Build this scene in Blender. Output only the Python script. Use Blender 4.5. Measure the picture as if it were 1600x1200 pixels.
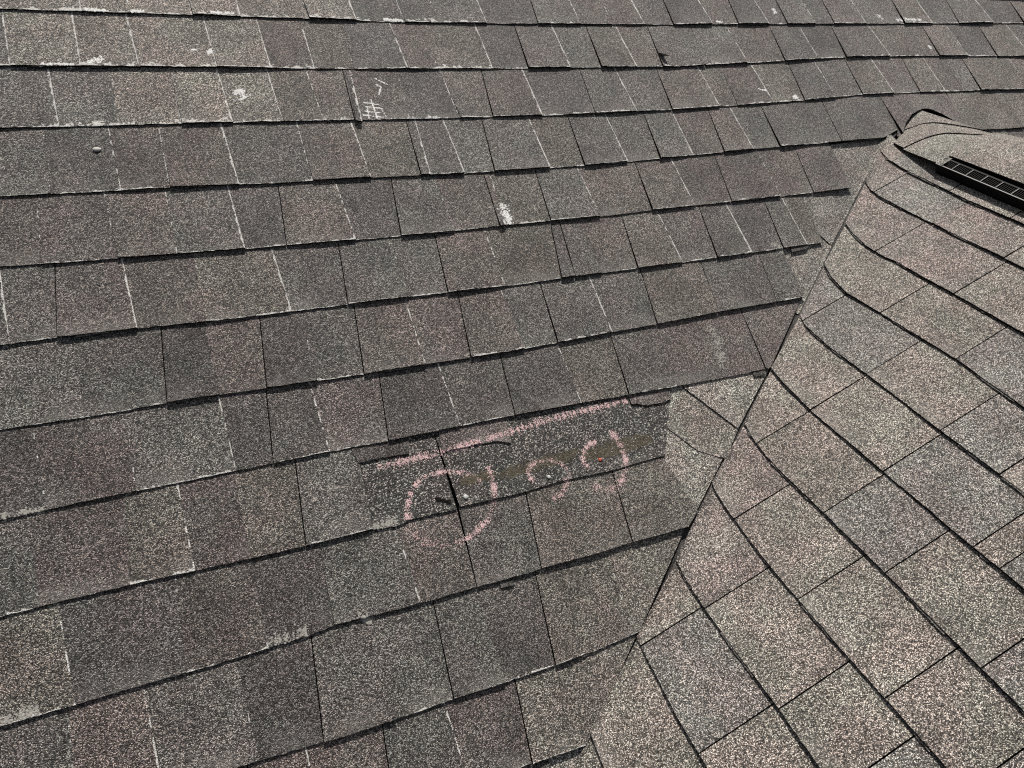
import bpy, math, random
from mathutils import Vector, Matrix, noise
from mathutils.bvhtree import BVHTree

random.seed(7)
scene = bpy.context.scene
for o in list(bpy.data.objects):
    bpy.data.objects.remove(o)
col = scene.collection
CAM_M = [[0.917656, 0.165471, -0.361284], [-0.388294, 0.566639, -0.726737], [0.084463, 0.80718, 0.584232]]
CAM_P = [-0.83068, -0.75355, 0.98383]
FOCAL = 25.304
PITCH_A, PITCH_B = 0.571217, 0.434313
V0, EXPO = 1.2441, 0.1430
COURSE = {0: [(-1.1153, 1.2488), (-0.9512, 1.2454), (-0.7728, 1.2417), (-0.5504, 1.2383), (-0.3039, 1.2326), (0.0439, 1.2339), (0.4501, 1.2399), (1.0077, 1.2537), (1.8944, 1.2748)],
 1: [(-1.1238, 1.1083), (-0.909, 1.1037), (-0.6428, 1.0983), (-0.338, 1.0939), (-0.0864, 1.0937), (0.389, 1.094), (0.6026, 1.1036), (0.7638, 1.112), (1.0126, 1.1256), (1.3631, 1.1303), (1.7847, 1.1273)],
 2: [(-1.1324, 0.9651), (-0.9466, 0.9628), (-0.7526, 0.9607), (-0.5113, 0.9573), (-0.2845, 0.9534), (0.0023, 0.9516), (0.331, 0.9556), (0.6244, 0.967), (0.8575, 0.978), (0.9591, 0.9868), (1.1113, 0.9877), (1.472, 0.9915), (1.6822, 0.9894)],
 3: [(-1.1413, 0.818), (-0.9933, 0.8152), (-0.8322, 0.8136), (-0.681, 0.8092), (-0.5165, 0.8091), (-0.353, 0.8052), (-0.175, 0.8042), (0.0191, 0.805), (0.2712, 0.8128), (0.5077, 0.8221), (0.6647, 0.8255), (1.0236, 0.8345)],
 4: [(-1.1498, 0.6774), (-1.0464, 0.6737), (-0.9366, 0.671), (-0.7638, 0.6674), (-0.5734, 0.6648), (-0.39, 0.6633), (-0.2173, 0.6661), (0.0025, 0.6661), (0.2118, 0.671), (0.4815, 0.675), (0.7617, 0.6792)],
 5: [(-1.1585, 0.5316), (-1.0793, 0.5317), (-0.9579, 0.5308), (-0.8299, 0.5264), (-0.6028, 0.5264), (-0.4782, 0.5257), (-0.2612, 0.5227), (-0.1116, 0.5248), (0.1512, 0.5262), (0.3521, 0.5283), (0.5875, 0.5325)],
 6: [(-1.1672, 0.387), (-1.0354, 0.3849), (-0.931, 0.3864), (-0.8407, 0.3859), (-0.6336, 0.3816), (-0.4828, 0.3801), (-0.3052, 0.379), (-0.0692, 0.3848), (0.0931, 0.3876), (0.2033, 0.3921), (0.4539, 0.3949)],
 7: [(-1.1759, 0.2438), (-1.0664, 0.2469), (-0.9488, 0.2472), (-0.7836, 0.2483), (-0.6617, 0.249), (-0.5856, 0.2476), (-0.4486, 0.2484), (-0.3385, 0.2487), (-0.1952, 0.2467), (-0.0869, 0.2445), (0.0319, 0.2414), (0.1809, 0.24), (0.2801, 0.2412)],
 8: [(-1.1843, 0.1037), (-1.1044, 0.1046), (-1.02, 0.1046), (-0.9308, 0.1027), (-0.8167, 0.0998), (-0.6934, 0.0999), (-0.6478, 0.1008)],
 9: [(-1.1931, -0.0423), (-1.1011, -0.0418), (-0.9941, -0.0412), (-0.9243, -0.0421), (-0.8411, -0.0401), (-0.7831, -0.0393), (-0.7218, -0.0338), (-0.6916, -0.0372), (-0.5975, -0.0383), (-0.4986, -0.0382), (-0.3761, -0.038), (-0.2542, -0.039), (-0.188, -0.0376), (-0.0599, -0.038)],
 10: [(-0.885, -0.1895), (-0.7562, -0.196), (-0.6564, -0.197), (-0.583, -0.1958), (-0.4818, -0.1977), (-0.4013, -0.197), (-0.3113, -0.1957), (-0.2265, -0.1891)],
 11: [(-0.4985, -0.3247), (-0.4423, -0.327), (-0.3842, -0.3293)]}
JOINT = {0: [(-0.9762, 'w'), (-0.8876, 'w'), (-0.7703, 'w'), (-0.6762, 'w'), (-0.5311, 'w'), (-0.4275, 'w'), (-0.313, 'w'), (-0.2335, 'f'), (-0.1097, 'w'), (0.0279, 'b'), (0.1498, 'w'), (0.2428, 'f'), (0.3434, 'w'), (0.4355, 'b'), (0.5639, 'w'), (0.6553, 'b'), (0.7664, 'w'), (0.8357, 'b'), (0.9442, 'w'), (1.018, 'b'), (1.1497, 'w'), (1.3157, 'b'), (1.4434, 'w'), (1.5673, 'b'), (1.7349, 'w'), (1.8944, 'b')],
 1: [(-1.1064, 'w'), (-0.9902, 'w'), (-0.8874, 'w'), (-0.7436, 'w'), (-0.6376, 'w'), (-0.5463, 'w'), (-0.4622, 'f'), (-0.341, 'w'), (-0.27, 'f'), (-0.1341, 'w'), (-0.0428, 'b'), (0.0716, 'w'), (0.1583, 'b'), (0.2633, 'w'), (0.3411, 'b'), (0.4787, 'b'), (0.6205, 'w'), (0.7567, 'b'), (0.8854, 'w'), (0.9945, 'b'), (1.172, 'w'), (1.2758, 'f'), (1.3858, 'b'), (1.5163, 'w'), (1.6555, 'b'), (1.817, 'w')],
 2: [(-1.0397, 'w'), (-0.9433, 'f'), (-0.8291, 'w'), (-0.7358, 'w'), (-0.638, 'w'), (-0.5552, 'w'), (-0.4923, 'b'), (-0.476, 'w'), (-0.3709, 'f'), (-0.2544, 'w'), (-0.1756, 'b'), (-0.0514, 'w'), (0.0891, 'b'), (0.2089, 'w'), (0.3134, 'b'), (0.463, 'w'), (0.5242, 'f'), (0.6468, 'w'), (0.7571, 'b'), (0.8725, 'w'), (0.9814, 'b'), (1.1035, 'w'), (1.2123, 'b'), (1.3253, 'w'), (1.4021, 'f'), (1.4807, 'b'), (1.7196, 'w')],
 3: [(-1.0649, 'f'), (-0.9517, 'w'), (-0.8688, 'w'), (-0.7476, 'w'), (-0.6068, 'w'), (-0.4901, 'w'), (-0.3839, 'b'), (-0.3629, 'w'), (-0.2865, 'w'), (-0.2163, 'b'), (-0.0801, 'w'), (0.009, 'b'), (0.1256, 'w'), (0.2185, 'b'), (0.3194, 'w'), (0.4127, 'b'), (0.5077, 'w'), (0.5947, 'b'), (0.811, 'b'), (1.0415, 'e')],
 4: [(-1.0894, 'f'), (-0.9723, 'w'), (-0.8758, 'w'), (-0.7604, 'w'), (-0.6852, 'b'), (-0.5533, 'w'), (-0.4614, 'b'), (-0.3468, 'w'), (-0.2456, 'b'), (-0.2308, 'w'), (-0.1243, 'b'), (-0.0008, 'w'), (0.1399, 'b'), (0.2596, 'w'), (0.37, 'b'), (0.5226, 'w'), (0.6328, 'b'), (0.7617, 'e')],
 5: [(-1.1453, 'w'), (-1.0784, 'b'), (-0.9579, 'w'), (-0.8478, 'f'), (-0.7016, 'w'), (-0.598, 'b'), (-0.4794, 'w'), (-0.3995, 'b'), (-0.2755, 'w'), (-0.1501, 'f'), (-0.1132, 'b'), (-0.0488, 'w'), (0.0439, 'b'), (0.1635, 'w'), (0.2604, 'b'), (0.3636, 'w'), (0.4579, 'b'), (0.5352, 'w'), (0.5875, 'e')],
 6: [(-1.0518, 'w'), (-0.9301, 'b'), (-0.8489, 'w'), (-0.7704, 'b'), (-0.6826, 'w'), (-0.5997, 'b'), (-0.4828, 'w'), (-0.3915, 'b'), (-0.2772, 'w'), (-0.2024, 'b'), (-0.0738, 'w'), (0.0382, 'b'), (0.2033, 'b'), (0.3704, 'b'), (0.4539, 'e')],
 7: [(-1.1154, 'w'), (-0.9933, 'f'), (-0.8419, 'w'), (-0.7836, 'b'), (-0.6883, 'w'), (-0.5856, 'b'), (-0.4486, 'w'), (-0.3385, 'b'), (-0.1952, 'w'), (-0.0869, 'b'), (0.0287, 'w'), (0.2638, 'b'), (0.2801, 'e')],
 8: [(-1.1369, 'f'), (-1.0157, 'f'), (-0.9262, 'w'), (-0.8431, 'w'), (-0.7583, 'b'), (-0.6478, 'e')],
 9: [(-1.1027, 'w'), (-0.9596, 'f'), (-0.8411, 'w'), (-0.7394, 'b'), (-0.5975, 'w'), (-0.4986, 'b'), (-0.3761, 'b'), (-0.188, 'b'), (-0.0599, 'e')],
 10: [(-1.2428, 'f'), (-1.1134, 'f'), (-1.0078, 'w'), (-0.8806, 'w'), (-0.7885, 'b'), (-0.6779, 'w'), (-0.583, 'b'), (-0.4932, 'w'), (-0.4013, 'b'), (-0.3494, 'w'), (-0.2443, 'f'), (-0.2265, 'e')],
 11: [(-0.905, 'b'), (-0.8086, 'w'), (-0.7093, 'b'), (-0.5898, 'w'), (-0.4852, 'b'), (-0.3842, 'e')]}
GCOURSE = [[(0.6575, 1.0193), (0.6076, 1.0027), (0.5441, 0.9947), (0.4725, 0.9922), (0.3452, 0.9868), (0.1949, 0.9902), (0.1319, 0.9901)],
 [(0.5776, 0.8963), (0.5443, 0.8826), (0.5037, 0.8758), (0.4451, 0.8747), (0.2924, 0.8743), (0.1417, 0.8763), (0.0337, 0.8767)],
 [(0.4788, 0.7464), (0.43, 0.7307), (0.3751, 0.7197), (0.3218, 0.7195), (0.2857, 0.7243), (0.1955, 0.7234), (0.0798, 0.7262), (-0.0418, 0.7255), (-0.1112, 0.7249)],
 [(0.3922, 0.6087), (0.3438, 0.5898), (0.28, 0.5764), (0.2302, 0.5802), (0.1786, 0.5819), (-0.0166, 0.5888), (-0.172, 0.58), (-0.2527, 0.5745)],
 [(0.2936, 0.4574), (0.2596, 0.4438), (0.2359, 0.4417), (0.1747, 0.4366), (0.0719, 0.4379), (-0.0315, 0.4376), (-0.1272, 0.4351), (-0.3006, 0.4363), (-0.3708, 0.4361)],
 [(0.2011, 0.3058), (0.1495, 0.2988), (0.0614, 0.2924), (-0.0209, 0.2931), (-0.1272, 0.294), (-0.2331, 0.2957), (-0.2864, 0.2944), (-0.4241, 0.2981), (-0.4988, 0.298)],
 [(0.1117, 0.1689), (0.0603, 0.1575), (0.013, 0.1523), (-0.0576, 0.1511), (-0.144, 0.1525), (-0.2363, 0.1529), (-0.3422, 0.1539), (-0.4289, 0.1534), (-0.5543, 0.1526), (-0.6309, 0.1528)],
 [(0.0258, 0.0276), (-0.0291, 0.0187), (-0.1031, 0.0128), (-0.1861, 0.0084), (-0.2913, 0.0076), (-0.3928, 0.0083), (-0.4693, 0.0099), (-0.5579, 0.0111), (-0.6435, 0.0109)],
 [(-0.0759, -0.1234), (-0.1254, -0.1294), (-0.1835, -0.1333), (-0.2744, -0.1335), (-0.3721, -0.1325), (-0.4759, -0.1354), (-0.5441, -0.1372)],
 [(-0.1661, -0.2639), (-0.2503, -0.2702), (-0.3183, -0.2765), (-0.4, -0.2766), (-0.4715, -0.2773)],
 [(-0.2632, -0.4135), (-0.3104, -0.4175), (-0.3669, -0.4199)]]
GJOINT = {0: [0.5981, 0.3995], 1: [0.5288, 0.3353, 0.1417], 2: [0.3483, 0.1274], 3: [0.3875, 0.1834, -0.0118], 4: [0.2755, 0.0646, -0.1261, -0.2533], 5: [0.0593, -0.1365, -0.3321, -0.3816], 6: [0.0554, -0.1457, -0.293, -0.483], 7: [-0.0641, -0.2544, -0.4484, -0.5931], 8: [-0.1835, -0.3832], 9: [-0.1816, -0.3767], 10: [-0.4172]}
VALLEY_PIECE = [('pale', 0.85, -0.0075, [(0.7294, 0.7429), (0.8164, 0.6871)], [(0.7558, 0.8247), (1.0338, 0.8429)]),
 ('grey', 1.0, -0.006, [(0.5397, 0.6278), (0.5898, 0.5641), (0.6184, 0.5235)], [(0.5718, 0.6906), (0.7664, 0.7444), (0.8209, 0.6909)]),
 ('pale', 0.98, -0.007, [(0.3936, 0.3794), (0.4115, 0.3769), (0.4251, 0.3546)], [(0.3823, 0.5515), (0.5947, 0.5655), (0.6224, 0.5231)]),
 ('pale', 1.12, -0.004, [(0.0463, 0.2373), (0.1414, 0.1259)], [(0.0495, 0.2603), (0.2848, 0.2435)]),
 ('tan', 1.05, -0.0052, [(-0.0326, 0.1692), (0.0229, 0.1009), (0.0862, 0.0708)], [(0.0451, 0.2346), (0.0938, 0.1816), (0.145, 0.1266)]),
 ('pale', 1.2, -0.0058, [(-0.0963, 0.1086), (-0.0734, 0.0256), (-0.0236, -0.0133)], [(0.0132, 0.2579), (0.0558, 0.2444), (0.0703, 0.1803), (0.1568, 0.1373)]),
 ('pale', 1.05, -0.0065, [(-0.2584, -0.21), (-0.2439, -0.2032)], [(-0.3066, -0.1828), (-0.2144, -0.1756)]),
 ('pale', 1.05, -0.0065, [(-0.4493, -0.3821), (-0.3929, -0.3871)], [(-0.4625, -0.3184), (-0.3703, -0.3108)])]
CUT = [(1.0391, 0.8516), (0.9919, 0.8272), (0.9324, 0.7889), (0.8198, 0.693), (0.6837, 0.5755), (0.6194, 0.5253), (0.5569, 0.4717), (0.4181, 0.3522), (0.277, 0.2386), (0.1528, 0.1323), (0.0221, 0.0276), (-0.0259, -0.0115), (-0.0599, -0.038), (-0.1134, -0.0919), (-0.2265, -0.1891), (-0.2412, -0.1995), (-0.3766, -0.3148), (-0.407, -0.3435), (-0.4493, -0.3821)]
HEADLAP = [([(-0.6719, 0.1001), (-0.647, 0.0995), (-0.6058, 0.095), (-0.5829, 0.1008), (-0.4967, 0.0999)], [(-0.6531, 0.2472), (-0.6164, 0.2492), (-0.57, 0.2493), (-0.5463, 0.2494), (-0.5014, 0.2552)]), ([(-0.4899, 0.103), (-0.4279, 0.1016), (-0.3622, 0.101), (-0.3248, 0.1036), (-0.2871, 0.1051), (-0.1804, 0.1018), (-0.1156, 0.1048), (-0.0551, 0.1065)], [(-0.5002, 0.255), (-0.4336, 0.2569), (-0.3561, 0.2561), (-0.2754, 0.2551), (-0.206, 0.2528), (-0.1182, 0.2531), (-0.0426, 0.252), (0.021, 0.2536)])]
TOOTH9 = [('grey', 1.0, [(-0.7391, -0.0339), (-0.6599, -0.0368), (-0.5975, -0.0383)], [(-0.7374, 0.1011), (-0.6482, 0.0987), (-0.6061, 0.094)]),
 ('brown', 1.0, [(-0.5975, -0.0383), (-0.5505, -0.0383), (-0.4988, -0.0381)], [(-0.6058, 0.095), (-0.5829, 0.1008), (-0.4956, 0.0996)]),
 ('grey', 1.0, [(-0.4973, -0.0385), (-0.4332, -0.0389), (-0.3769, -0.039)], [(-0.4916, 0.1034), (-0.4279, 0.1016), (-0.3624, 0.101)]),
 ('tan', 0.95, [(-0.3754, -0.0382), (-0.281, -0.0393), (-0.189, -0.0385)], [(-0.3603, 0.103), (-0.2867, 0.1062), (-0.1787, 0.1014)]),
 ('tan', 0.97, [(-0.1873, -0.0377), (-0.129, -0.0387), (-0.0599, -0.038)], [(-0.1765, 0.1023), (-0.0598, 0.1062), (-0.0242, -0.0145)])]
REMNANT = [[(-0.6531, 0.2472), (-0.5469, 0.247), (-0.5543, 0.2167), (-0.6003, 0.2193), (-0.6449, 0.2182)], [(-0.491, 0.2481), (-0.3555, 0.2494), (-0.3609, 0.1973), (-0.3879, 0.2067), (-0.4435, 0.2081), (-0.4949, 0.2053)], [(-0.0867, 0.253), (0.0139, 0.2519), (0.0064, 0.2185), (-0.0144, 0.2138), (-0.0352, 0.2163), (-0.0545, 0.2143), (-0.07, 0.2215), (-0.0874, 0.2234)]]
ARCH = [(1.046, 0.8423), (1.0799, 0.877), (1.1206, 0.9053), (1.1704, 0.9222), (1.2016, 0.9211), (1.2422, 0.9007), (1.2786, 0.8732), (1.3216, 0.8429)]
ARCH_TOP = [(1.0549, 1.0008), (1.3234, 0.9998)]
ROW3R = [[(1.3216, 0.8429), (1.454, 0.8415), (1.5719, 0.841), (1.6944, 0.8405)], [(1.3143, 0.9901), (1.472, 0.9915), (1.6822, 0.9894)]]
ROW3R_J = [(1.3162, 0.8432), (1.5748, 0.8409)]
ROW4R = [(1.2884, 0.8468), (1.4924, 0.8422), (1.5089, 0.7882), (1.6925, 0.838)]
CHALK = {'line': [(-0.6152, 0.2046), (-0.5572, 0.2052), (-0.4969, 0.207), (-0.4338, 0.2112), (-0.3542, 0.2191), (-0.2844, 0.2274), (-0.185, 0.231), (-0.0924, 0.2342)],
 'c1': [(-0.4175, 0.1627), (-0.4174, 0.1331), (-0.4216, 0.1061), (-0.4368, 0.0798), (-0.4587, 0.0592), (-0.4851, 0.0471), (-0.5113, 0.0422)],
 'c1f': [(-0.5113, 0.0422), (-0.5365, 0.044), (-0.5625, 0.0551), (-0.5786, 0.0726), (-0.585, 0.0922)],
 'c1b': [(-0.5851, 0.1013), (-0.5827, 0.1202), (-0.573, 0.1411), (-0.5592, 0.1591), (-0.5403, 0.1691), (-0.5121, 0.1724), (-0.4921, 0.1704), (-0.4697, 0.1631), (-0.451, 0.1504), (-0.4393, 0.1393)],
 'c2': [(-0.3373, 0.1139), (-0.346, 0.1233), (-0.3472, 0.136), (-0.3386, 0.1467), (-0.3227, 0.1509), (-0.3016, 0.1502), (-0.2814, 0.142), (-0.2686, 0.1276), (-0.2675, 0.1108)],
 'c2b': [(-0.2696, 0.1087), (-0.279, 0.097), (-0.29, 0.0844), (-0.3047, 0.0766), (-0.3201, 0.0777)],
 'c3': [(-0.1902, 0.1645), (-0.2065, 0.1625), (-0.2226, 0.1527), (-0.2303, 0.1387), (-0.2307, 0.1258), (-0.2216, 0.1161)],
 'c3b': [(-0.1538, 0.1812), (-0.1485, 0.1679), (-0.1434, 0.1507), (-0.1414, 0.1289), (-0.1453, 0.1072), (-0.1585, 0.084), (-0.1749, 0.0709)],
 'c3c': [(-0.1784, 0.0691), (-0.2009, 0.0691), (-0.2194, 0.0758), (-0.231, 0.0861)]}
SCUFF = {'splat1': [[(-0.7128, 1.0436), (-0.7087, 1.0303), (-0.7029, 1.0203)]],
 'dot1': [[(-0.7833, 1.1481), (-0.7826, 1.1447)]],
 'splat2': [[(-0.7555, 1.1448), (-0.7504, 1.138)]],
 'smear1': [[(-0.9789, 1.109), (-0.966, 1.1169), (-0.9519, 1.1248)]],
 'edge1': [[(-1.0618, 1.1079), (-1.0352, 1.1093), (-1.0031, 1.1075)]],
 'hatch': [[(-0.4227, 1.0694), (-0.3982, 1.0511)], [(-0.4239, 1.0516), (-0.4141, 1.0443), (-0.4247, 1.0233)], [(-0.4629, 1.0034), (-0.4311, 0.9955)], [(-0.46, 0.9912), (-0.4251, 0.9849)], [(-0.4655, 0.9793), (-0.4334, 0.973)], [(-0.4718, 0.9693), (-0.4278, 0.9608)], [(-0.4447, 1.0098), (-0.4425, 0.9579)], [(-0.4577, 0.9894), (-0.4604, 0.9586)], [(-0.4279, 0.9849), (-0.4223, 0.9606)]],
 'patch': [[(-0.2257, 0.7224), (-0.2227, 0.7073), (-0.2217, 0.686), (-0.2212, 0.6681)]],
 'splat3': [[(0.7294, 0.9903), (0.7328, 0.9792)]],
 'splat4': [[(0.615, 1.015), (0.6443, 1.0078)]],
 'splat5': [[(0.8103, 1.3083), (0.8149, 1.2887)]],
 'splat6': [[(1.2199, 1.2946), (1.2295, 1.2739)]],
 'splat7': [[(1.367, 1.1716), (1.37, 1.1587)]],
 'edge2': [[(-0.9735, 1.2498), (-0.9338, 1.2476)]],
 'edge3': [[(-0.887, 1.2489), (-0.8634, 1.2479)]],
 'edge4': [[(-0.7344, 1.2463), (-0.6896, 1.2457)]],
 'edge5': [[(-0.3627, 1.2409), (-0.3183, 1.2362)]],
 'edge6': [[(1.2853, 1.2752), (1.3983, 1.2751)]],
 'edge7': [[(0.5832, 1.2519), (0.6043, 1.2501)]],
 'worn1': [[(0.4284, 0.5464), (0.4428, 0.5358), (0.4574, 0.5215)]],
 'worn2': [[(0.1699, 0.3681), (0.1728, 0.3281), (0.166, 0.2902), (0.1563, 0.2611)]],
 'worn3': [[(-0.8397, -0.0318), (-0.8115, -0.0351), (-0.7815, -0.0309)]],
 'worn4': [[(-1.1929, -0.0382), (-1.1702, -0.0354), (-1.1474, -0.0359)]],
 'worn5': [[(-1.1756, 0.2477), (-1.1428, 0.2487), (-1.1179, 0.2468)]],
 'worn6': [[(-0.6458, 0.1048), (-0.6217, 0.1034), (-0.6024, 0.1044)]],
 'worn7': [[(-0.6916, -0.0372), (-0.683, -0.0457), (-0.7001, -0.0287)]]}
SPOT = {'nail1': (-0.475, 0.1173), 'nail2': (-0.3096, 0.1177), 'nail3': (-0.1965, 0.1275), 'hole': (-0.5175, 0.1247), 'pebble': (-0.9831, 0.9084), 'flap': (0.3504, 1.1264), 'lump': (-0.5155, 0.1278), 'debris1': (-0.26, -0.214)}
SEALANT = [[(-0.4722, 0.1539), (-0.4246, 0.1556), (-0.4092, 0.1436), (-0.4532, 0.1339), (-0.4806, 0.1413)], [(-0.4114, 0.149), (-0.3355, 0.1524), (-0.3068, 0.1589), (-0.2317, 0.1586), (-0.2449, 0.1405), (-0.313, 0.1399), (-0.3941, 0.1303)], [(-0.2343, 0.1513), (-0.1613, 0.1571), (-0.0942, 0.1596), (-0.0701, 0.1519), (-0.0696, 0.1381), (-0.1418, 0.1317), (-0.2208, 0.1301)]]
SLIVER = [[[(-0.4908, 0.9514), (-0.478, 0.9475)], [(-0.4836, 1.0422), (-0.4753, 1.042)]], [[(-0.2447, 0.664), (-0.2327, 0.6644)], [(-0.2441, 0.7207), (-0.2368, 0.7201)]], [[(-0.1454, 0.5244), (-0.1146, 0.5251)], [(-0.1268, 0.6537), (-0.1091, 0.6552)]]]
DARKBIT = [[(-0.3822, -0.191), (-0.341, -0.1903), (-0.3392, -0.1994), (-0.3781, -0.2007)], [(0.1249, 0.2742), (0.1876, 0.2695), (0.1869, 0.2604), (0.1267, 0.2632)], [(0.4859, 0.5382), (0.5511, 0.5384), (0.5294, 0.5205), (0.4792, 0.5172)], [(-0.4561, -0.0429), (-0.4308, -0.0429), (-0.4325, -0.0525), (-0.4564, -0.0517)], [(0.228, 0.244), (0.2635, 0.244), (0.2558, 0.2283), (0.2277, 0.2286)]]
GNUB = [-0.2287, -0.2048]

# ---------------------------------------------------------------- camera
cam_data = bpy.data.cameras.new('camera')
cam_data.sensor_fit = 'HORIZONTAL'; cam_data.sensor_width = 36.0
cam_data.lens = FOCAL; cam_data.clip_start = 0.02; cam_data.clip_end = 500
cam = bpy.data.objects.new('camera', cam_data); col.objects.link(cam)
cam.matrix_world = Matrix.Translation(CAM_P) @ Matrix(CAM_M).to_4x4()
scene.camera = cam
# ---------------------------------------------------------------- sky, sun, exposure
SUN = Vector((0.2021, 0.4427, 0.8736)).normalized()
world = bpy.data.worlds.new('World'); scene.world = world; world.use_nodes = True
wn = world.node_tree.nodes; wn.clear()
sky = wn.new('ShaderNodeTexSky'); sky.sky_type = 'NISHITA'; sky.sun_disc = False
sky.sun_elevation = math.asin(SUN.z); sky.sun_rotation = math.atan2(SUN.x, SUN.y)
bg = wn.new('ShaderNodeBackground'); bg.inputs['Strength'].default_value = 0.055
wo = wn.new('ShaderNodeOutputWorld')
hs = wn.new('ShaderNodeHueSaturation'); hs.inputs['Saturation'].default_value = 0.4   # hazy, milky daylight
sky.dust_density = 2.5
world.node_tree.links.new(sky.outputs[0], hs.inputs['Color']); world.node_tree.links.new(hs.outputs[0], bg.inputs[0]); world.node_tree.links.new(bg.outputs[0], wo.inputs[0])
sd = bpy.data.lights.new('sun', 'SUN'); sd.energy = 4.0; sd.angle = math.radians(0.53); sd.color = (1.0, 0.95, 0.88)
sun = bpy.data.objects.new('sun', sd); col.objects.link(sun)
sun.rotation_euler = (-SUN).to_track_quat('-Z', 'Y').to_euler(); sun.location = (1, 2, 5)
vs = scene.view_settings
vs.view_transform = 'Standard'; vs.look = 'None'; vs.gamma = 1.0; vs.use_curve_mapping = False
vs.exposure = 0.16
cy = scene.cycles
cy.use_denoising = False; cy.max_bounces = 3; cy.diffuse_bounces = 2; cy.glossy_bounces = 1; cy.filter_width = 1.2
GRAN_STOPS = [(0.04, 0.018), (0.30, 0.052), (0.54, 0.120), (0.76, 0.29), (0.96, 0.66)]
HEAD_STOPS = [(0.05, 0.013), (0.42, 0.032), (0.64, 0.068), (0.80, 0.22), (0.95, 0.66)]
GRAN_ROUGH, GRAN_SPEC = 0.52, 0.40

# ---------------------------------------------------------------- materials
def mat_new(name):
    m = bpy.data.materials.new(name); m.use_nodes = True
    nt = m.node_tree; nt.nodes.clear()
    return m, nt
class NT:
    def __init__(s, nt): s.nt = nt
    def n(s, typ, **kw):
        nd = s.nt.nodes.new(typ)
        for k, v in kw.items():
            if k.startswith('i_'):
                nd.inputs[k[2:].replace('_', ' ')].default_value = v
            else: setattr(nd, k, v)
        return nd
    def l(s, a, b): s.nt.links.new(a, b)
    def math(s, op, a, b=None, c=None, clamp=False):
        nd = s.nt.nodes.new('ShaderNodeMath'); nd.operation = op; nd.use_clamp = clamp
        for i, v in enumerate((a, b, c)):
            if v is None: continue
            if isinstance(v, (int, float)): nd.inputs[i].default_value = v
            else: s.l(v, nd.inputs[i])
        return nd.outputs[0]
    def maprange(s, v, a, b, c, d, smooth=True):
        nd = s.nt.nodes.new('ShaderNodeMapRange'); nd.interpolation_type = 'SMOOTHSTEP' if smooth else 'LINEAR'
        s.l(v, nd.inputs[0])
        for i, q in enumerate((a, b, c, d)):
            if isinstance(q, (int, float)): nd.inputs[i+1].default_value = q
            else: s.l(q, nd.inputs[i+1])
        return nd.outputs[0]
    def mix(s, fac, a, b, mode='MIX'):
        nd = s.nt.nodes.new('ShaderNodeMix'); nd.data_type = 'RGBA'; nd.blend_type = mode
        for sock, v in ((nd.inputs[0], fac), (nd.inputs[6], a), (nd.inputs[7], b)):
            if isinstance(v, (int, float)): sock.default_value = v
            elif isinstance(v, tuple): sock.default_value = v if len(v) == 4 else v + (1,)
            else: s.l(v, sock)
        return nd.outputs[2]
    def ramp(s, v, stops, interp='LINEAR'):
        nd = s.nt.nodes.new('ShaderNodeValToRGB'); cr = nd.color_ramp; cr.interpolation = interp
        while len(cr.elements) < len(stops): cr.elements.new(0.5)
        for e, (p, c) in zip(cr.elements, stops):
            e.position = p; e.color = (c, c, c, 1) if isinstance(c, (int, float)) else tuple(c) + (1,)
        s.l(v, nd.inputs[0])
        return nd.outputs[0]

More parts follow.
